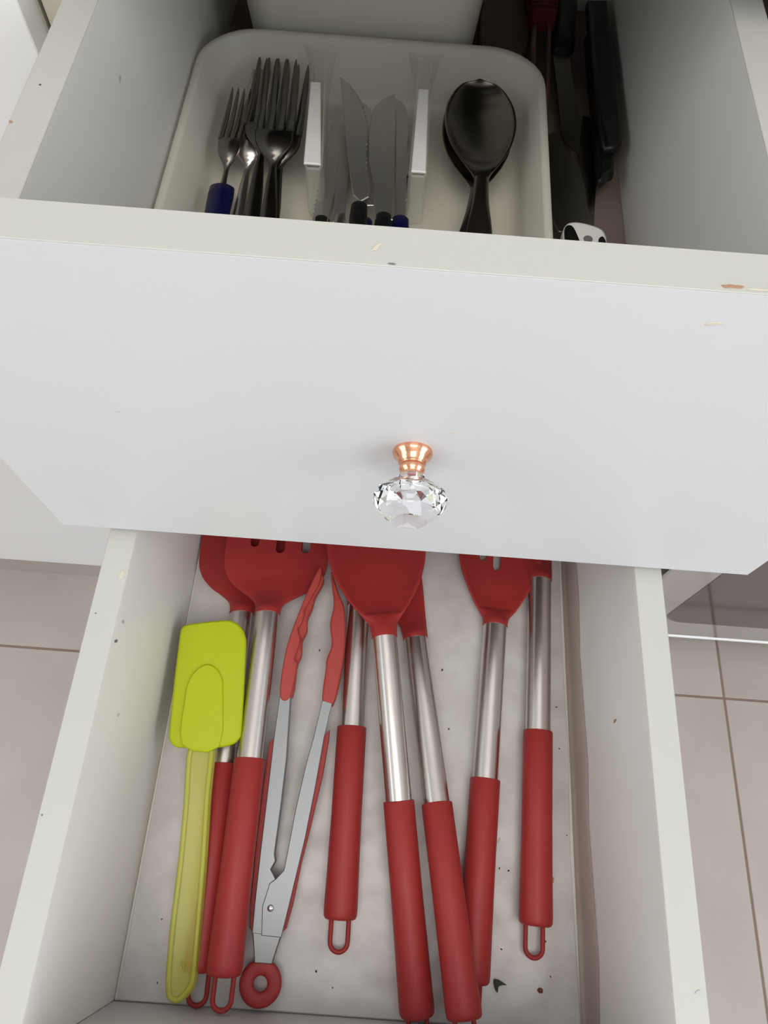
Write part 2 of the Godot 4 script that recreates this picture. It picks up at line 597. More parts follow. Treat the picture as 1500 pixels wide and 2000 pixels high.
const FLOOR := -0.88
func room() -> void:
	var x0 := -1.7
	var x1 := 1.7
	var z0 := -0.80
	var z1 := 2.40
	var top := 1.62
	var fl := struct("floor", boxed(Vector3(x0 - 0.1, FLOOR - 0.12, z0 - 0.1), Vector3(x1 + 0.1, FLOOR - 0.0012, z1 + 0.1)), M.grout)
	# 60 cm tiles; two joints cross at x = 0.5055, z = -0.074
	var k := 0
	for i in range(-4, 3):
		for j in range(-2, 5):
			var a := Vector2(0.5055 + 0.6 * i, -0.074 + 0.6 * j)
			var b := a + Vector2(0.6, 0.6)
			a = a.max(Vector2(x0, z0)) + Vector2(0.0016, 0.0016)
			b = b.min(Vector2(x1, z1)) - Vector2(0.0016, 0.0016)
			if b.x - a.x < 0.02 or b.y - a.y < 0.02:
				continue
			k += 1
			obj("tile", boxed(Vector3(a.x, FLOOR - 0.01, a.y), Vector3(b.x, FLOOR, b.y), 0.0008), M["tile%d" % ((k * 7) % 3)], fl)
	struct("wall_back", boxed(Vector3(x0 - 0.1, FLOOR, z0 - 0.1), Vector3(x1 + 0.1, top, z0)), M.wall)
	var sides := [["wall_front", z1, 1, -0.2, 1.4], ["wall_right", x1, 0, 0.0, 1.5], ["wall_left", x0 - 0.12, 0, 0.0, 1.5]]
	for k2 in 3:      # three walls with a window each; axis 1 runs along x, axis 0 along z
		var q: Array = sides[k2]
		var lo: float = x0 - 0.12 if q[2] == 1 else z0
		var hi: float = x1 + 0.12 if q[2] == 1 else z1
		var wy0 := 0.0
		var wy1 := 1.25
		var at := func(u: float, y: float, d: float) -> Vector3:
			return Vector3(u, y, q[1] + d) if q[2] == 1 else Vector3(q[1] + d, y, u)
		var wf := begin()
		for p in [[lo, q[3], FLOOR, top], [q[4], hi, FLOOR, top], [q[3], q[4], FLOOR, wy0], [q[3], q[4], wy1, top]]:
			box(wf, at.call(p[0], p[2], 0.0), at.call(p[1], p[3], 0.12))
		struct(q[0], wf, M.wall)
		var mid: float = (q[3] + q[4]) * 0.5
		var wn := begin()
		for p in [[q[3], q[3] + 0.04, wy0, wy1], [q[4] - 0.04, q[4], wy0, wy1], [mid - 0.02, mid + 0.02, wy0, wy1], [q[3], q[4], wy0, wy0 + 0.04], [q[3], q[4], wy1 - 0.04, wy1]]:
			box(wn, at.call(p[0], p[2], 0.04), at.call(p[1], p[3], 0.08), 0.002)
		var w := struct("window_%d" % (k2 + 1), wn, M.white_plastic)
		for p in [[q[3] + 0.04, mid - 0.02], [mid + 0.02, q[4] - 0.04]]:
			obj("pane", boxed(at.call(p[0], wy0 + 0.04, 0.057), at.call(p[1], wy1 - 0.04, 0.063), 0.0005), M.pane, w)
	struct("ceiling", boxed(Vector3(x0 - 0.1, top, z0 - 0.1), Vector3(x1 + 0.1, top + 0.12, z1 + 0.1)), M.ceiling)
	# the ceiling lamp: a shallow square fitting with a glowing diffuser and a light just below it
	var lat := Vector3(0.05, top, 0.80)
	var lamp := thing("ceiling_lamp", "flat square white ceiling lamp above the open drawers", "lamp", lat)
	obj("lamp_housing", boxed(Vector3(-0.62, -0.045, -0.62), Vector3(0.62, 0, 0.62), 0.004), M.white_plastic, lamp)
	var glow := mat(Color(0.9, 0.9, 0.9), 0.6)
	glow.emission_enabled = true
	glow.emission = Color(1.0, 0.96, 0.90)
	glow.emission_energy_multiplier = 1.0
	obj("diffuser", boxed(Vector3(-0.6, -0.052, -0.6), Vector3(0.6, -0.045, 0.6), 0.002), glow, lamp)
	var al := AreaLight3D.new()
	al.name = "lamp_light"
	al.area_size = Vector2(1.2, 1.2)
	al.light_energy = 1.15
	al.light_color = Color(1.0, 0.99, 0.97)
	al.shadow_enabled = true
	al.rotation.x = -PI / 2
	al.position = Vector3(0, -0.056, 0)
	lamp.add_child(al)

const DOOR_Z := -0.186
func cabinets() -> void:
	# the drawer unit's carcass
	var c := thing("drawer_cabinet", "white carcass of the drawer unit around the two open drawers", "cabinet", Vector3(0, FLOOR, -0.204))
	var o := Vector3(0, FLOOR, -0.204)
	obj("side_panel", boxed(Vector3(-0.198, -0.82, -0.76) - o, Vector3(-0.182, 0.0, -0.2045) - o), M.brown_board, c)
	obj("side_panel", boxed(Vector3(0.182, -0.82, -0.76) - o, Vector3(0.198, 0.0, -0.2045) - o), M.brown_board, c)
	for q in [[-0.198, -0.182], [0.182, 0.198]]:
		obj("edge_band", boxed(Vector3(q[0], -0.82, -0.2044) - o, Vector3(q[1], 0.0, -0.204) - o, 0.0002), M.carcass, c, "cream front edging")
	obj("base_panel", boxed(Vector3(-0.181, -0.82, -0.76) - o, Vector3(0.181, -0.804, -0.204) - o), M.brown_board, c)
	obj("back_panel", boxed(Vector3(-0.181, -0.80, -0.76) - o, Vector3(0.181, -0.001, -0.754) - o), M.brown_board, c)
	obj("top_rail", boxed(Vector3(-0.181, -0.016, -0.30) - o, Vector3(0.181, 0.0, -0.22) - o), M.brown_board, c)
	obj("plinth", boxed(Vector3(-0.198, FLOOR, -0.24) - o, Vector3(0.198, -0.821, -0.225) - o), M.tile0, c)
	# a lower, closed front beneath the pulled-out ones
	obj("closed_front", boxed(Vector3(-0.197, -0.815, -0.203) - o, Vector3(0.197, -0.445, -0.186) - o), M.door, c)
	var n := thing("base_cabinet", "white base cabinet with a plain closed door left of the drawers", "cabinet", Vector3(-0.6, FLOOR, DOOR_Z))
	o = Vector3(-0.6, FLOOR, DOOR_Z)
	var st := begin()
	box(st, Vector3(-1.0, -0.82, -0.76) - o, Vector3(-0.2005, 0.0, -0.2045) - o)
	obj("body", st, M.carcass, n)
	obj("door", boxed(Vector3(-0.60, -0.8195, -0.204) - o, Vector3(-0.2005, -0.002, DOOR_Z) - o), M.door, n)
	obj("door", boxed(Vector3(-1.0, -0.8195, -0.204) - o, Vector3(-0.603, -0.002, DOOR_Z) - o), M.door, n)
	obj("plinth", boxed(Vector3(-1.0, FLOOR, -0.215) - o, Vector3(-0.2005, -0.8205, -0.190) - o, 0.001), M.tile0, n)
	var wt := thing("worktop", "dark kitchen worktop above the drawer unit and its white neighbour", "worktop", Vector3(-0.4, 0.001, -0.48))
	obj("slab", boxed(Vector3(-1.05, 0.001, -0.795) - wt.position, Vector3(0.203, 0.034, -0.19) - wt.position, 0.002), M.worktop, wt)
	# the oven at the right
	var ov := thing("oven", "silver oven with a dark glass door beside the drawers", "oven", Vector3(0.51, FLOOR, -0.145))
	o = Vector3(0.51, FLOOR, -0.145)
	st = begin()
	box(st, Vector3(0.215, -0.86, -0.76) - o, Vector3(0.815, -0.02, -0.30) - o, 0.003)
	box(st, Vector3(0.318, -0.83, -0.2995) - o, Vector3(0.795, -0.03, -0.182) - o, 0.003)
	obj("body", st, M.oven_body, ov)
	var door := obj("door", boxed(Vector3(0.312, -0.818, -0.1815) - o, Vector3(0.80, -0.30, -0.145) - o, 0.002), M.oven_frame, ov)
	st = begin()
	var rr := 0.032
	var lo := PackedVector3Array()
	var hi := PackedVector3Array()
	for q in [[0.3690, -0.757, PI], [0.745, -0.757, PI * 1.5], [0.745, -0.36, 0.0], [0.3690, -0.36, PI * 0.5]]:
		var cx: float = q[0] + (rr if q[0] < 0.5 else -rr)
		var cy: float = q[1] + (rr if q[1] < -0.5 else -rr)
		for i in 9:
			var a: float = q[2] + PI * 0.5 * i / 8.0
			lo.append(Vector3(cx + cos(a) * rr, cy + sin(a) * rr, -0.1451) - o)
			hi.append(Vector3(cx + cos(a) * (rr - 0.0006), cy + sin(a) * (rr - 0.0006), -0.1443) - o)
	loft(st, [lo, hi], -1)
	obj("glass", st, M.oven_glass, door)
	st = begin()
	lathe(st, Vector3(0.312, -0.822, -0.150) - o, Vector3.RIGHT, [[0, 0.0065], [0.488, 0.0065]], 20)
	obj("trim", st, M.white_plastic, door, "bright bottom trim")
	st = begin()
	tube(st, [Vector3(0.36, -0.325, -0.145) - o, Vector3(0.36, -0.325, -0.105) - o, Vector3(0.75, -0.325, -0.105) - o, Vector3(0.75, -0.325, -0.145) - o], 0.008, 12)
	obj("handle", st, M.steel, door)

const UX0 := -0.1754      # outer left side of both drawers' boxes (upper)
func drawers() -> void:
	# ---- upper drawer
	var o := Vector3(0, -0.2191, 0)
	var d := thing("drawer", "upper white drawer with a crystal knob, holding the cutlery tray", "drawer", o, "two open drawers")
	obj("front_panel", boxed(Vector3(-0.198, -0.2191, -0.016) - o, Vector3(0.198, 0, 0) - o, 0.0004), M.panel, d)
	var ed := begin()
	box(ed, Vector3(-0.198, -0.0001, -0.0160) - o, Vector3(0.198, 0.0005, 0.0001) - o, 0.0002)
	obj("edge_band", ed, M.edge, d, "cream edging strip along the top")
	var xl := -0.014 - 0.16235
	var xr := -0.014 + 0.16235
	side_panel(d, o, xl, xl + 0.016, -0.191, -0.0372, -0.48, -0.0165)
	side_panel(d, o, xr - 0.016, xr, -0.191, -0.0372, -0.48, -0.0165)
	obj("back_panel", boxed(Vector3(xl + 0.016, -0.183, -0.48) - o, Vector3(xr - 0.016, -0.045, -0.466) - o), M.side, d)
	obj("bottom_panel", boxed(Vector3(xl + 0.016, -0.189, -0.48) - o, Vector3(xr - 0.016, -0.183, -0.0165) - o), M.brown_board, d, "brown drawer bottom")
	# the knob
	var kc := Vector3(-0.0037, -0.1070, 0.0) - o
	var st := begin()
	lathe(st, kc, Vector3.BACK, [[0, 0.0086], [0.0012, 0.0087], [0.0022, 0.0082], [0.0034, 0.0070], [0.0048, 0.0062], [0.0058, 0.0060], [0.0062, 0.0053], [0.0068, 0.0050], [0.0072, 0.0054], [0.0086, 0.0056], [0.0098, 0.0053], [0.0103, 0.0046], [0.0112, 0.0044], [0.0120, 0.0048], [0.0126, 0.0048]], 40)
	var kn := obj("knob", st, M.gold, d, "rose gold knob base")
	st = begin()
	crystal(st, kc + Vector3(0, 0, 0.0127))
	obj("crystal", st, M.glass, kn, "clear faceted crystal")
	# marks of wear on the front
	var R := Vector3.RIGHT
	var U := Vector3.UP
	var B := Vector3.BACK
	var L := Vector3(0, 0, 1)
	mark("stain", Vector3(0.0840, 0.0006, -0.0019) - o, R, -L, 0.0036, 0.0008, M.rust, d, 3, 0.05)
	mark("stain", Vector3(0.0915, 0.0006, -0.0014) - o, R, -L, 0.0040, 0.0004, M.stain_pale, d, 18, 0.0)
	mark("stain", Vector3(0.0843, -0.0137, 0.00005) - o, R, U, 0.0030, 0.0009, M.stain_pale, d, 4, 0.2)
	mark("stain", Vector3(0.0116, -0.0890, 0.00005) - o, R, U, 0.0018, 0.0005, M.stain_pale, d, 5, 0.6)
	mark("stain", Vector3(-0.0226, 0.0006, -0.0069) - o, R, -L, 0.0022, 0.0007, M.stain_pale, d, 6, 0.9)
	mark("scuff", Vector3(-0.0176, 0.0006, -0.0008) - o, R, -L, 0.0012, 0.0004, M.scuff, d, 19, 0.0)
	mark("scuff", Vector3(-0.1270, -0.0920, 0.00005) - o, R, U, 0.0012, 0.0003, M.scuff_pale, d, 20, 0.1)
	mark("stain", Vector3(xl + 0.0008, -0.0371, -0.0982) - o, R, -L, 0.0008, 0.0010, M.rust, d, 8, 0.3)
	mark("scuff", Vector3(xl + 0.0062, -0.0371, -0.1218) - o, R, -L, 0.0005, 0.0005, M.dirt, d, 9)
	mark("scuff", Vector3(xl + 0.0161, -0.0716, -0.1794) - o, -L, U, 0.0018, 0.0016, M.scuff_pale, d, 10, 0.4)

	# ---- lower drawer, pulled out further
	var yt := -0.2256
	var yb := -0.3654
	var lx0 := -0.0111 - 0.16175
	var lx1 := -0.0111 + 0.16175
	o = Vector3(0, -0.4413, 0.267)
	d = thing("drawer", "lower white drawer pulled out furthest, holding the red utensils", "drawer", o, "two open drawers")
	obj("front_panel", boxed(Vector3(-0.198, -0.4413, 0.2509) - o, Vector3(0.198, -0.2222, 0.2669) - o, 0.0007), M.panel, d)
	side_panel(d, o, lx0, lx0 + 0.016, -0.374, yt, -0.20, 0.2506)
	side_panel(d, o, lx1 - 0.016, lx1, -0.374, yt, -0.20, 0.2506)
	obj("back_panel", boxed(Vector3(lx0 + 0.0162, yb, -0.20) - o, Vector3(lx1 - 0.0162, yt - 0.01, -0.186) - o), M.side, d)
	obj("bottom_panel", boxed(Vector3(lx0 + 0.0162, yb - 0.006, -0.20) - o, Vector3(lx1 - 0.0162, yb, 0.2506) - o), M.side, d)
	var wl := lx0 + 0.0161
	mark("scuff", Vector3(wl, -0.2313, 0.0620) - o, -L, U, 0.0009, 0.0032, M.scuff, d, 11, 0.25)
	mark("scuff", Vector3(wl, -0.2354, 0.0499) - o, -L, U, 0.0014, 0.0030, M.scuff_pale, d, 12, 0.1)
	mark("scuff", Vector3(wl, -0.2615, 0.0969) - o, -L, U, 0.0010, 0.0020, M.scuff_pale, d, 13, 0.3)
	mark("scuff", Vector3(-0.1600, yt + 0.0001, 0.0251) - o, R, -L, 0.0012, 0.0030, M.stain_pale, d, 14)
	mark("scuff", Vector3(-0.1692, yt + 0.0001, 0.0488) - o, R, -L, 0.0005, 0.0005, M.scuff, d, 15)
	mark("scuff", Vector3(-0.1711, yt + 0.0001, 0.1520) - o, R, -L, 0.0005, 0.0005, M.scuff, d, 16)
	mark("scuff", Vector3(0.1461, yt + 0.0001, 0.2061) - o, R, -L, 0.0016, 0.0006, M.scuff_pale, d, 21, 0.6)
	mark("stain", Vector3(lx1 - 0.0161, -0.2776, 0.0773) - o, L, U, 0.0012, 0.0032, M.rust, d, 17, 0.1)

func side_panel(parent: Node3D, o: Vector3, x0: float, x1: float, y0: float, y1: float, z0: float, z1: float) -> void:
	var p := obj("side_panel", boxed(Vector3(x0, y0, z0) - o, Vector3(x1, y1 - 0.0006, z1) - o, 0.0001), M.side, parent)
	obj("edge_band", boxed(Vector3(x0, y1 - 0.0006, z0) - o, Vector3(x1, y1, z1) - o, 0.0004), M.edge, p, "cream top edging")

# a cut crystal on its neck, axis along +z
func crystal(st: SurfaceTool, c: Vector3) -> void:
	var n := 10
	var rings := []
	var prof := [[0.0, 0.0062, 0.0], [0.0022, 0.0068, 0.0], [0.0055, 0.0120, 0.5], [0.0092, 0.0160, 0.0], [0.0112, 0.0162, 0.5], [0.0165, 0.0125, 0.0], [0.0205, 0.0078, 0.5]]
	for q in prof:
		var r := PackedVector3Array()
		for i in n:
			var t: float = TAU * (i + q[2]) / n
			r.append(c + Vector3(cos(t) * q[1], sin(t) * q[1], q[0]))
		rings.append(r)
	st.set_smooth_group(-1)
	for k in rings.size() - 1:
		var a: PackedVector3Array = rings[k]
		var b: PackedVector3Array = rings[k + 1]
		var ta: float = prof[k][2]
		var tb: float = prof[k + 1][2]
		for i in n:
			var j := (i + 1) % n
			if ta == tb:
				quad(st, a[i], a[j], b[j], b[i])
			elif tb > ta:      # b[i] lies between a[i] and a[j]
				tri(st, a[i], a[j], b[i])
				tri(st, a[j], b[j], b[i])
			else:              # a[i] lies between b[i] and b[j]
				tri(st, a[i], b[j], b[i])
				tri(st, a[i], a[j], b[j])
	fan(st, rings[0], true)
	fan(st, rings[-1], false)

# ---------------------------------------------------------------- upper drawer: the tray and what is in it
func round_rect(x0: float, x1: float, z0: float, z1: float, r: float, y: float, n := 8) -> PackedVector3Array:
	var p := PackedVector3Array()
	for q in [[x1 - r, z1 - r, -1.0], [x1 - r, z0 + r, 0.0], [x0 + r, z0 + r, 1.0], [x0 + r, z1 - r, 2.0]]:
		for i in n + 1:
			var t: float = PI * 0.5 * (q[2] + float(i) / n)
			p.append(Vector3(q[0] + cos(t) * r, y, q[1] - sin(t) * r))
	return p

func upper_contents() -> void:
	var base := -0.183
	# cutlery tray
	var o := Vector3(-0.0435, base, -0.20)
	var tr := thing("cutlery_tray", "translucent white plastic cutlery tray with rounded corners in the upper drawer", "cutlery tray", o)
	var x0 := -0.1582
	var x1 := 0.0712
	var z0 := -0.3385
	var z1 := -0.05
	var rings := []
	for q in [[0.0130, 0.0002], [0.0100, 0.0030], [0.0022, 0.0420], [0.0, 0.0430], [0.0, 0.0444], [0.0008, 0.0450], [0.0042, 0.0450], [0.0052, 0.0440], [0.0085, 0.0240], [0.0095, 0.0225], [0.0108, 0.0150], [0.0130, 0.0090], [0.0165, 0.0055], [0.0215, 0.0036], [0.0280, 0.0030]]:
		var i: float = q[0]
		rings.append(round_rect(x0 + i, x1 - i, z0 + i, z1 - i, maxf(0.038 - i, 0.014), base + q[1]))
	for i in rings.size():
		var r := PackedVector3Array()
		for v in rings[i]:
			r.append(v - o)
		rings[i] = r
	var st := begin()
	loft(st, rings, 0)
	obj("tub", st, M.tray, tr)
	var dv := []
	for q in [[-0.0795, -0.0722], [-0.0084, -0.0083]]:      # centre at the back and at the front end
		var f := []
		for sg in [-1, 1]:
			var half := []
			for i in 9:
				var t := PI * 0.5 * i / 8.0
				half.append([(q[0] + sg * (0.0045 + 0.011 * (1.0 - sin(t)))) * 100.0, (-0.333 + 0.011 * (1.0 - cos(t))) * 100.0])
			half.append([(q[1] + sg * 0.0056) * 100.0, -21.7])
			half.append([(q[1] + sg * 0.0040) * 100.0, -21.3])
			if sg > 0:
				half.reverse()
			for h in half:
				f.append_array(h)
		dv.append(f)
	var caps := [[-8.2, -29.1, -7.55, -29.1, -6.75, -21.5, -7.8, -21.5], [-1.17, -29.2, -0.5, -29.2, -0.37, -21.5, -1.27, -21.5]]
	for i in 2:
		st = begin()
		plate(st, poly(dv[i]), [-0.3, -0.1425, -0.2, -0.1425], 0.0365, 0.001, false, o)
		var dd := obj("divider", st, M.tray_thin, tr)
		st = begin()
		plate(st, poly(caps[i]), [-0.3, -0.1405, -0.2, -0.1405], 0.0019, 0.0006, false, o)
		obj("rib", st, M.white_plastic, dd, "solid white rib")

	# white tub behind the tray
	o = Vector3(-0.052, base, -0.41)
	var tb := thing("storage_tub", "tapered white plastic tub standing behind the cutlery tray", "tub", o)
	rings = []
	for q in [[0.006, 0.0], [0.004, 0.002], [-0.0065, 0.105], [-0.0085, 0.106], [-0.0085, 0.108], [-0.006, 0.108], [-0.0045, 0.104], [0.0055, 0.0035]]:
		var i: float = q[0]
		var r := PackedVector3Array()
		for v in round_rect(-0.1325 + i, 0.0255 - i, -0.462 + i, -0.3445 - i, 0.02 - i, base + q[1]):
			r.append(v - o)
		rings.append(r)
	st = begin()
	loft(st, rings, 0)
	obj("tub", st, M.tub, tb)

	# forks
	fork("small fork with a dark blue handle, leftmost in the tray", Vector3(-0.1312, -0.1630, -0.2290), Vector3(0.000, 0, -1), 0.0150, 0.0240, 0.0510, M.steel_dark, M.blue, 0.0165, 0.013)
	fork("plain steel fork with a bare handle between the blue-handled fork and the stacked forks", Vector3(-0.1190, -0.1660, -0.2364), Vector3(0.000, 0, -1), 0.0200, 0.0200, 0.0790, M.steel, M.steel, 0.01)
	fork("steel fork on top of the stack, its broad pale neck showing", Vector3(-0.0983, -0.1500, -0.2204), Vector3(-0.065, 0, -1), 0.0245, 0.0265, 0.0710, M.steel_stack, M.steel_stack, 0.01)
	fork("steel fork second in the stack, showing at the right below the top fork", Vector3(-0.0957, -0.1545, -0.2243), Vector3(-0.012, 0, -1), 0.0245, 0.0258, 0.0700, M.steel_stack, M.steel_stack, 0.01)
	fork("steel fork lowest in the stack, its tines showing at the left of the top fork", Vector3(-0.1099, -0.1590, -0.2401), Vector3(-0.03, 0, -1), 0.0240, 0.0240, 0.0705, M.steel_stack, M.steel_stack, 0.01)

	# knives
	knife("table knife lowest in the knife pile, its wide blade leaning left", serrated([-6.27, -29.8, -6.73, -28.8, -7.03, -26.92, -7.09, -24.74, -7.13, -22.64, -7.18, -19.4, -6.24, -19.4, -6.02, -22.76, -5.77, -25.07, -5.73, -27.67], 2, 5),
		[-0.3, -0.166, -0.2, -0.166], Vector3(-0.0665, -0.168, -0.2005), Vector3(-0.069, -0.174, -0.105), 0.0115, M.black, M.blade)
	knife("table knife with a plain steel handle between the leaning knife and the pointed one", [-5.85, -28.4, -5.55, -27.2, -5.3, -24.0, -5.15, -19.2, -5.85, -19.2, -6.1, -24.0],
		[-0.3, -0.1625, -0.2, -0.1625], Vector3(-0.0545, -0.163, -0.1995), Vector3(-0.0595, -0.170, -0.105), 0.0075, M.steel, M.blade)
	knife("table knife under the pointed one, only its serrated edge showing", serrated([-6.02, -29.62, -5.77, -30.71, -5.12, -29.52, -4.69, -29.36, -4.08, -28.49, -4.08, -26.97, -3.91, -24.26, -3.6, -21.71, -3.4, -19.96, -4.34, -19.84], 1, 6),
		[-0.3, -0.1545, -0.2, -0.1545], Vector3(-0.0385, -0.157, -0.1900), Vector3(-0.0375, -0.164, -0.10), 0.0100, M.blue, M.blade)
	knife("pointed table knife lying on top of the pile, tip highest", serrated([-6.47, -30.9, -6.11, -28.74, -5.52, -24.83, -4.99, -21.73, -4.67, -20.16, -4.2, -19.66, -3.73, -20.09, -3.7, -20.97, -4.02, -22.19, -4.17, -23.84, -4.22, -25.75, -4.38, -26.91, -4.75, -28.28, -5.32, -29.45, -5.94, -30.32], 8, 14),
		[-0.3, -0.1475, -0.2, -0.1495], Vector3(-0.0425, -0.1510, -0.1960), Vector3(-0.0405, -0.155, -0.10), 0.0110, M.black, M.blade)
	knife("broad table knife at the right of the pointed knife, with a black handle", [-2.76, -30.08, -2.63, -29.57, -2.4, -25.19, -2.16, -18.5, -3.2, -18.5, -3.47, -21.35, -3.97, -23.31, -4.18, -26.16, -4.02, -28.48, -3.47, -29.48],
		[-0.3, -0.1512, -0.2, -0.1512], Vector3(-0.0272, -0.1522, -0.1900), Vector3(-0.0268, -0.160, -0.10), 0.0110, M.black, M.blade)
	knife("serrated table knife rightmost in the pile, with a blue handle end", serrated([-2.61, -30.45, -2.25, -30.28, -1.92, -29.69, -1.7, -28.46, -1.55, -26.07, -1.48, -23.39, -1.42, -20.5, -1.42, -18.9, -2.12, -18.9, -2.12, -20.95, -2.39, -25.98], 3, 6),
		[-0.3, -0.1575, -0.2, -0.1575], Vector3(-0.0172, -0.1570, -0.1935), Vector3(-0.0155, -0.166, -0.10), 0.0118, M.blue, M.blade)

	# spoons
	for i in 2:
		var a := Vector3(0.0313 if i == 0 else 0.0302, -0.1490 if i == 0 else -0.1560, -0.2230 if i == 0 else -0.2215)
		var sp := thing("spoon", ["dark steel spoon on top of the spoon stack", "steel spoon underneath, its rim showing at the left of the top spoon"][i], "spoon", a, "spoons in the cutlery tray")
		st = begin()
		head(st, Vector3.ZERO, Vector3(-0.02, 0, -1).normalized(), [[0, .0045, .001, .002, .001, .6, 0, 0], [.006, .0068, .001, .002, .001, .7, .0002, 0], [.012, .0105, -.001, .002, .001, .8, .0005, 0], [.020, .0150, -.004, .005, .001, .9, .0005, 0], [.032, .0198, -.007, .008, .001, .9, .0005, 0], [.046, .0228, -.008, .009, .001, .9, .0005, 0], [.058, .0233, -.008, .009, .001, .9, .0005, 0], [.070, .0216, -.0075, .0085, .001, .9, .0008, 0], [.082, .0168, -.005, .006, .001, .9, .0012, 0], [.089, .0110, -.003, .004, .001, .9, .0016, 0], [.0935, .0006, 0, 0, .001, .9, .002, 0]])
		obj("bowl", st, M.steel_dark, sp)
		st = begin()
		var hd := Vector3([-0.015, -0.105][i], 0, 1).normalized()
		head(st, Vector3(0, 0, -0.001), hd, [[0, .0046, .002, .002, .0012, .6, 0, 0], [.02, .0052, .002, .001, .0012, .6, -.001, 0], [.04, .0075, .0012, .0005, .0012, .6, -.002, 0], [.08, .0095, .0008, .0003, .0012, .6, -.004, 0], [.115, .0105, .0008, .0003, .0012, .6, -.005, 0], [.122, .006, .0008, .0003, .0012, .6, -.005, 0]])
		obj("handle", st, M.steel_dark, sp)

	# loose tools between the tray and the right side
	var kitchen := "loose kitchen tools beside the tray"
	knife("broad kitchen knife with a white and black handle end at the drawer front", [7.72, -29.15, 8.71, -29.76, 8.92, -28.73, 9.32, -27.31, 9.93, -26.42, 10.17, -24.7, 10.34, -20.85, 10.34, -20.2, 8.3, -20.2, 7.7, -22.0],
		[-0.3, -0.166, -0.2, -0.166], Vector3(0.0925, -0.1685, -0.190), Vector3(0.094, -0.170, -0.08), 0.0200, M.black, M.steel_dark, 0.002, "kitchen_knife", kitchen)
	var kk: Node3D = get_node("kitchen_knife")
	st = begin()
	plate(st, poly([8.38, -19.2, 8.45, -19.91, 8.72, -20.38, 9.25, -20.55, 10.09, -20.42, 10.84, -20.08, 11.1, -19.45, 11.05, -18.6, 10.7, -17.6, 8.6, -17.6], 3), [-0.21, -0.1600, -0.17, -0.1600], 0.013, 0.002, true, kk.position)
	var cap := obj("end_cap", st, M.white_plastic, kk, "white handle collar")
	for q in [[8.45, -19.2, 8.55, -19.95, 8.95, -20.05, 9.25, -19.3, 9.4, -18.2, 8.6, -18.2], [10.55, -18.4, 10.55, -19.1, 10.8, -19.35, 10.98, -19.0, 10.98, -18.4]]:
		st = begin()
		plate(st, poly(q, 3), [-0.21, -0.1594, -0.17, -0.1594], 0.002, 0.0004, true, kk.position)
		obj("grip_inset", st, M.black, cap, "black rubber inset")
	st = begin()
	lathe(st, Vector3(0.0990, -0.1602, -0.1905) - kk.position, Vector3.UP, [[0, 0.0028], [0.0006, 0.0028], [0.0009, 0.0022]], 20)
	obj("rivet", st, M.grey_plastic, cap)
	knife("small paring knife with a black handle pointing to the back", [8.57, -39.0, 9.87, -39.2, 9.93, -36.8, 10.18, -32.86, 10.32, -30.41, 10.09, -27.78, 9.62, -28.34, 9.06, -29.01, 8.87, -30.76, 8.77, -34.72],
		[-0.3, -0.1682, -0.2, -0.1682], Vector3(0.0930, -0.1680, -0.386), Vector3(0.0980, -0.162, -0.462), 0.0190, M.black, M.steel_stack, 0.0012, "paring_knife", kitchen)
	knife("wide dark knife lying under the black bar handle by the right side", [10.73, -32.7, 12.27, -32.08, 12.4, -27.95, 11.66, -26.89, 11.3, -26.0, 10.9, -22.0, 10.6, -20.5, 10.35, -22.5, 10.3, -26.5, 10.16, -27.69, 10.46, -30.21],
		[-0.3, -0.1745, -0.2, -0.1745], Vector3(0.1075, -0.1745, -0.208), Vector3(0.112, -0.176, -0.09), 0.0100, M.black, M.steel_dark, 0.0012, "kitchen_knife", kitchen)
	o = Vector3(0.12, -0.16, -0.26)
	var sc := thing("kitchen_scissors", "long black double handle lying along the right side of the upper drawer", "scissors", o, kitchen)
	st = begin()
	plate(st, poly([11.08, -43.07, 12.6, -43.29, 12.72, -35.11, 12.65, -28.17, 12.46, -27.31, 12.09, -26.9, 11.3, -26.8, 11.0, -29.2, 10.94, -33.02]), [-0.4, -0.154, -0.25, -0.154], 0.010, 0.003, true, o)
	obj("handle", st, M.black, sc)
	st = begin()
	plate(st, poly([11.0, -40.0, 12.3, -40.0, 12.2, -26.9, 11.85, -25.42, 11.23, -24.64, 10.91, -24.9, 11.04, -29.21], 2), [-0.4, -0.1605, -0.25, -0.1605], 0.010, 0.003, true, o)
	obj("handle", st, M.black, sc)
	o = Vector3(0.079, -0.165, -0.36)
	var br := thing("pastry_brush", "brush with a pointed brown handle and dark red collar behind the tray", "brush", o, kitchen)
	st = begin()
	plate(st, poly([7.18, -41.0, 8.29, -40.9, 8.29, -36.9, 8.06, -32.64, 7.73, -30.41, 7.48, -30.5, 6.9, -34.3, 6.85, -38.0], 3), [-0.4, -0.158, -0.3, -0.164], 0.008, 0.003, true, o)
	obj("handle", st, M.wood_red, br)
	st = begin()
	for z in [-0.404, -0.4095, -0.415]:
		box(st, Vector3(0.0675, -0.166, z - 0.0045) - o, Vector3(0.0868, -0.149, z) - o, 0.0015)
	obj("collar", st, M.maroon, br, "dark red collar")
	st = begin()
	plate(st, poly([6.6, -41.9, 8.8, -41.9, 9.0, -45.5, 6.4, -45.5]), [-0.46, -0.151, -0.41, -0.151], 0.012, 0.002, true, o)
	obj("bristles", st, M.maroon, br)
	o = Vector3(0.045, -0.172, -0.42)
	var wb := thing("wooden_spatula", "flat round-ended brown wooden spatula behind the tray's right corner", "spatula", o, kitchen)
	st = begin()
	plate(st, poly([3.6, -44.7, 6.71, -45.23, 7.3, -43.72, 7.1, -40.6, 6.5, -37.88, 5.0, -36.5, 3.4, -37.8, 3.1, -41.0], 4), [-0.45, -0.168, -0.37, -0.168], 0.006, 0.002, true, o)
	obj("blade", st, M.wood, wb)

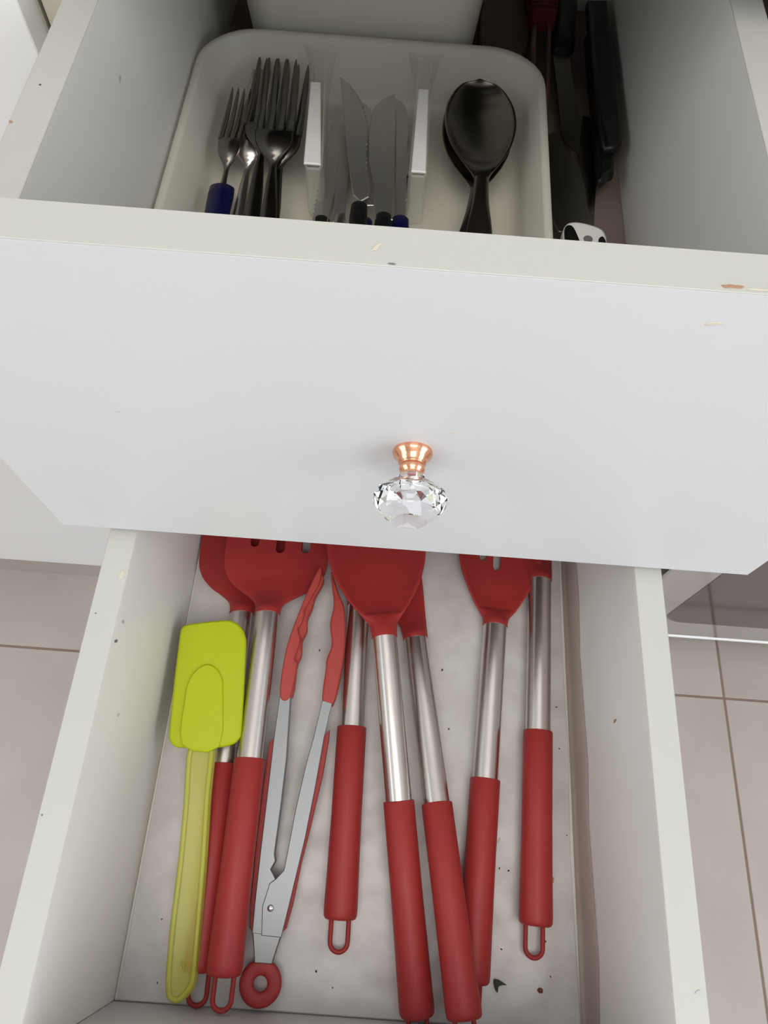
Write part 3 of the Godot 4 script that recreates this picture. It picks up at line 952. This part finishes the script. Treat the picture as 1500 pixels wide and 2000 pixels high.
# ---------------------------------------------------------------- lower drawer: liner and utensils
func lower_contents() -> void:
	var yb := -0.3654
	# plastic liner: a sheet with a slightly wavy right edge, turned up at the front
	var o := Vector3(0, yb, 0.05)
	var ln := thing("drawer_liner", "crinkled whitish plastic liner on the bottom of the lower drawer", "liner", o)
	var st := begin()
	plate(st, poly([-15.5, -18.0, 12.9, -18.0, 12.85, 2.0, 12.95, 9.0, 12.8, 15.0, 12.9, 21.0, 13.0, 25.0, -15.5, 25.0]), [-0.1, yb + 0.0009, 0.2, yb + 0.0009], 0.0008, 0.0003, false, o)
	obj("sheet", st, M.liner, ln)
	st = begin()
	var rings := []
	for q in [[0.1302, 0.0010], [0.1322, 0.0015], [0.1336, 0.0040], [0.1343, 0.0120], [0.1343, 0.0270], [0.1338, 0.0270], [0.1337, 0.0120], [0.1330, 0.0044], [0.1318, 0.0021], [0.1302, 0.0016]]:
		rings.append(q)
	var loops := []
	for k in 12:
		var z := -0.17 + 0.0378 * k
		var r := PackedVector3Array()
		for q in rings:
			r.append(Vector3(q[0], yb + q[1] * (1.0 + 0.12 * sin(k * 2.1)), z) - o)
		r.reverse()
		loops.append(r)
	loft(st, loops, 0)
	obj("side_flap", st, M.film, ln, "translucent flap up the right side")
	# specks of dirt on it
	var rng := RandomNumberGenerator.new()
	rng.seed = 77
	var spots := []
	for q in [[-13.6, 20.6], [-13.2, 24.0], [-3.5, 22.8], [-2.4, 23.6], [11.0, 15.2], [11.0, 16.5], [8.0, 16.3], [8.6, 16.4], [11.3, 12.5], [11.2, 22.2], [8.1, 20.9], [12.2, 5.5], [12.3, 8.4], [-5.4, 2.6], [-4.6, 1.0], [4.4, 7.6], [3.8, 3.4], [10.9, 20.3], [12.6, 14.0], [-9.9, 5.0]]:
		spots.append(q)
	for q in spots:
		mark("speck", Vector3(q[0] * 0.01, yb + 0.00095, q[1] * 0.01) - o, Vector3.RIGHT, Vector3.FORWARD, 0.0004 + 0.0005 * rng.randf(), 0.0004 + 0.0007 * rng.randf(), M.dirt, ln, rng.randi() % 1000, rng.randf() * 3.0)
	mark("speck", Vector3(0.0800, yb + 0.00095, 0.1460) - o, Vector3.RIGHT, Vector3.FORWARD, 0.0010, 0.0022, M.stain_pale, ln, 31, -0.4)
	mark("speck", Vector3(0.1150, yb + 0.00095, 0.1680) - o, Vector3.RIGHT, Vector3.FORWARD, 0.0012, 0.0026, M.stain, ln, 32, -0.4)
	o = Vector3(0.079, yb + 0.001, 0.228)
	var hb := thing("herb_scrap", "curled scrap of dried green herb on the liner near the front", "herb", o)
	st = begin()
	plate(st, poly([7.59, 22.57, 7.86, 22.53, 8.2, 22.68, 8.4, 22.79, 8.12, 22.81, 7.90, 22.91, 7.85, 23.23, 7.67, 23.01], 3), [0.22, yb + 0.0035, 0.235, yb + 0.0018], 0.0008, 0.0003, true, o)
	obj("leaf", st, M.herb, hb)
	o = Vector3(0.105, yb + 0.001, 0.2295)
	var cr := thing("crumb", "small reddish brown crumb on the liner right of the herb scrap", "crumb", o)
	st = begin()
	rings = []
	for q in [[0.0, 0.6], [0.0004, 1.0], [0.0010, 0.9], [0.0015, 0.4]]:
		var r := PackedVector3Array()
		for v in blob(41, Vector2.ZERO, 0.0019 * q[1], 0.0019 * q[1], 0.3, 12):
			r.append(Vector3(v.x, q[0], -v.y))
		rings.append(r)
	loft(st, rings, 0)
	obj("lump", st, M.crumb, cr)

	# red utensils: end of the grip, top of the shaft, share of the grip
	red_utensil("turner", "red turner lying lowest at the left, under the lime spatula", "turner", Vector3(-0.1056, -0.3537, 0.2310), Vector3(-0.1136, -0.3537, 0.0046), 0.53, red_rows("turner"))
	red_utensil("slotted_turner", "red slotted turner with three slots, resting on the lowest turner", "turner", Vector3(-0.0883, -0.340, 0.2302), Vector3(-0.0924, -0.339, 0.0075), 0.549, lowered(red_rows("turner"), 1.5),
		[[-0.53, -0.36, 0.0555, 0.04, 0.105], [-0.03, 0.14, 0.0515, 0.04, 0.105], [0.46, 0.63, 0.0525, 0.04, 0.105]])
	red_utensil("kitchen_utensil", "red utensil with a short grip right of the tongs, its head under the big spoon", "kitchen utensil", Vector3(-0.0226, -0.3537, 0.1982), Vector3(-0.0270, -0.3537, -0.0086), 0.567, red_rows("ladle"))
	red_utensil("serving_spoon", "red solid serving spoon with an uncut oval bowl in the middle", "spoon", Vector3(0.0281, -0.351, 0.2454), Vector3(-0.0069, -0.333, 0.0205), 0.526, red_rows("spoon"))
	red_utensil("kitchen_utensil", "red utensil alongside the solid spoon, grip crossing over the slotted spoon's grip", "kitchen utensil", Vector3(0.0540, -0.3335, 0.2422), Vector3(0.0162, -0.3535, 0.0139), 0.505, red_rows("ladle"))
	red_utensil("slotted_spoon", "red slotted spoon with holes in its bowl, right of the middle", "spoon", Vector3(0.0611, -0.3537, 0.2268), Vector3(0.0755, -0.3537, -0.0004), 0.52, red_rows("skimmer"),
		[[-0.46, -0.30, 0.0525, 0.0332, 0.085], [-0.12, 0.06, 0.0462, 0.0332, 0.085]])
	red_utensil("kitchen_utensil", "red utensil at the far right, its head hidden under the upper drawer", "kitchen utensil", Vector3(0.1009, -0.3537, 0.1938), Vector3(0.1101, -0.3537, -0.0393), 0.512, red_rows("ladle"))

	lime_spatula()
	tongs()

func lime_spatula() -> void:
	var o := Vector3(-0.115, -0.352, 0.245)
	var t := thing("spatula", "lime green silicone spatula with a translucent yellow handle", "spatula", o)
	var top := [0.02, -0.330, 0.104, -0.332]
	var st := begin()
	plate(st, poly([-14.98, 2.61, -14.55, 2.25, -12.19, 1.78, -11.38, 1.83, -10.81, 2.2, -10.41, 2.89, -10.26, 3.89, -9.98, 6.81, -9.79, 9.14, -9.89, 9.69, -10.31, 10.08, -11.31, 10.32, -13.45, 10.48, -14.03, 10.43, -14.44, 10.01, -14.58, 9.01, -14.82, 6.19, -14.94, 4.23, -15.01, 3.03], 4), top, 0.0055, 0.0016, true, o)
	var hd := obj("head", st, M.lime, t)
	st = begin()
	plate(st, poly([-13.48, 10.36, -13.84, 7.56, -13.82, 6.32, -13.47, 5.51, -12.78, 4.97, -12.04, 5.21, -11.55, 5.86, -11.36, 6.72, -11.05, 10.30], 3), [0.02, -0.3287, 0.104, -0.3300], 0.0030, 0.0011, true, o)
	obj("tongue", st, M.lime, hd)
	# handle: a clear plate between two raised edges
	var line := [0.1016, -0.3335, 0.245, -0.343]
	var outl := poly([-13.13, 10.0, -12.86, 14.17, -12.65, 17.45, -12.54, 20.57, -12.35, 23.09, -12.16, 24.16, -11.84, 24.57, -11.32, 24.64, -10.8, 24.22, -10.43, 23.4, -10.53, 21.2, -10.8, 17.33, -11.18, 13.21, -11.49, 9.9], 3)
	st = begin()
	plate(st, outl, line, 0.0055, 0.0022, true, o)
	var h := obj("handle", st, M.lime_clear, t, "translucent yellow handle")
	st = begin()
	var rim := inset(outl, 0.0024)
	var pts := []
	for v in rim:
		pts.append(Vector3(v.x, line[1] + (line[3] - line[1]) * (v.y - line[0]) / (line[2] - line[0]) + 0.0002, v.y) - o)
	tube(st, pts, 0.0017, 8, true)
	obj("raised_edge", st, M.lime_clear, h)
	st = begin()
	tube(st, [Vector3(-0.1148, -0.3408, 0.2245) - o, Vector3(-0.1128, -0.3410, 0.2265) - o, Vector3(-0.1127, -0.3411, 0.2295) - o, Vector3(-0.1146, -0.3410, 0.2274) - o], 0.0006, 8, true)
	obj("hanging_hole", st, M.lime_clear, h)

func tongs() -> void:
	var o := Vector3(-0.066, -0.364, 0.20)
	var t := thing("tongs", "steel kitchen tongs with scalloped red silicone tips and a red ring", "tongs", o)
	var top := [-0.03, -0.336, 0.235, -0.352]
	var low := [-0.03, -0.3395, 0.235, -0.3555]
	var st := begin()
	plate(st, poly([-4.69, 6.63, -3.97, 6.78, -4.31, 9.07, -4.59, 12.33, -4.91, 15.31, -5.47, 19.02, -5.78, 20.99, -7.02, 20.96, -7.17, 19.36, -6.88, 18.08, -6.53, 17.8, -6.07, 17.28, -5.95, 16.09, -5.73, 13.65, -5.34, 10.78, -5.03, 9.12]), top, 0.0012, 0.0004, false, o)
	plate(st, poly([-4.69, 6.63, -4.60, 6.63, -4.95, 9.12, -5.25, 10.78, -5.64, 13.65, -5.86, 16.09, -5.98, 17.28, -6.07, 17.28, -5.95, 16.09, -5.73, 13.65, -5.34, 10.78, -5.03, 9.12]), [-0.03, -0.3372, 0.235, -0.3532], 0.0085, 0.0001, false, o)
	obj("arm", st, M.steel_matte, t)
	st = begin()
	var l_top := [-0.03, -0.3373, 0.235, -0.3533]
	plate(st, poly([-7.66, 6.42, -6.91, 6.44, -6.71, 10.55, -6.73, 13.72, -6.8, 16.39, -6.68, 16.79, -6.92, 17.28, -6.52, 17.83, -6.44, 18.46, -6.49, 20.15, -6.44, 21.03, -7.63, 20.89, -7.68, 19.11, -7.71, 16.21, -7.71, 13.17, -7.72, 9.31]), l_top, 0.0012, 0.0004, false, o)
	plate(st, poly([-6.99, 6.44, -6.91, 6.44, -6.71, 10.55, -6.73, 13.72, -6.8, 16.39, -6.68, 16.79, -6.92, 17.28, -7.0, 17.2, -6.77, 16.79, -6.89, 16.39, -6.82, 13.72, -6.80, 10.55]), [-0.03, -0.3385, 0.235, -0.3545], 0.0072, 0.0001, false, o)
	obj("arm", st, M.steel_matte, t)
	st = begin()
	plate(st, poly([-7.62, 20.80, -5.80, 20.90, -5.99, 21.63, -6.18, 22.45, -7.28, 22.45, -7.44, 21.59]), [-0.03, -0.3366, 0.235, -0.3531], 0.0045, 0.0006, false, o)
	obj("end_piece", st, M.steel_matte, t)
	st = begin()
	lathe(st, Vector3(-0.0664, -0.3498, 0.1944) - o, Vector3.UP, [[0, 0.0021], [0.0006, 0.0020], [0.0012, 0.0013], [0.0014, 0.0003]], 20)
	obj("rivet", st, M.rivet, t)
	st = begin()
	lathe_ring(st, Vector3(-0.0678, -0.3560, 0.2351) - o, 0.0085, 0.0044, 0.0032)
	obj("pull_ring", st, M.red, t, "red plastic pull ring")
	# silicone grips on the outer sides of the arms
	st = begin()
	plate(st, poly([-4.02, 8.5, -4.0, 9.0, -4.2, 11.42, -4.70, 14.78, -5.04, 16.82, -5.32, 19.22, -5.60, 20.55, -5.79, 20.76, -5.56, 19.05, -5.0, 15.31, -4.68, 12.3, -4.40, 9.02]), low, 0.008, 0.0004, true, o)
	obj("grip", st, M.red, t)
	st = begin()
	plate(st, poly([-7.70, 9.26, -7.69, 13.15, -7.69, 16.21, -7.66, 19.13, -7.64, 20.82, -7.85, 20.61, -7.98, 19.15, -8.06, 15.93, -8.07, 12.85, -8.01, 9.61]), low, 0.008, 0.0004, true, o)
	obj("grip", st, M.red, t)
	# tips: a pale top face and a scalloped lower body
	st = begin()
	plate(st, poly([-7.63, 6.56, -7.67, 4.19, -7.43, 2.34, -6.86, 0.09, -6.32, -1.69, -5.9, -2.81, -5.67, -2.79, -5.74, -1.73, -6.12, -0.83, -6.53, 0.27, -6.64, 1.13, -6.88, 1.78, -6.68, 2.59, -6.89, 3.93, -6.69, 4.32, -6.93, 6.55], 4), top, 0.0035, 0.0009, true, o)
	plate(st, poly([-7.5, 6.4, -7.5, 4.19, -7.3, 2.34, -6.7, 0.09, -6.2, -1.5, -5.85, -2.6, -5.45, -2.2, -5.62, -1.6, -5.95, -0.8, -6.1, 0.1, -6.35, 0.9, -6.30, 1.7, -6.55, 2.5, -6.50, 3.5, -6.72, 4.3, -6.8, 6.4], 3), low, 0.0085, 0.0009, true, o)
	obj("tip", st, M.red_tip, t, "scalloped red silicone tip")
	st = begin()
	plate(st, poly([-4.87, -2.02, -4.55, -0.31, -4.67, 1.19, -4.42, 2.63, -4.67, 3.77, -4.66, 4.37, -4.68, 6.71, -3.93, 6.79, -3.6, 4.99, -3.45, 2.66, -3.71, 0.06, -4.26, -1.19, -4.94, -2.79], 4), [-0.03, -0.340, 0.07, -0.342], 0.011, 0.0012, true, o)
	obj("tip", st, M.red_tip, t, "scalloped red silicone tip")

func lathe_ring(st: SurfaceTool, c: Vector3, rmid: float, half: float, hh: float) -> void:
	var rings := []
	for i in 40:
		var t := TAU * i / 40
		var out := Vector3(cos(t), 0, -sin(t))
		var r := PackedVector3Array()
		for k in 16:
			var a := TAU * k / 16
			var cc := signf(cos(a)) * pow(absf(cos(a)), 0.6)
			var ss := signf(sin(a)) * pow(absf(sin(a)), 0.6)
			r.append(c + out * (rmid + half * cc) + Vector3.UP * hh * ss)
		r.reverse()
		rings.append(r)
	loft(st, rings, 0, false, false, true)
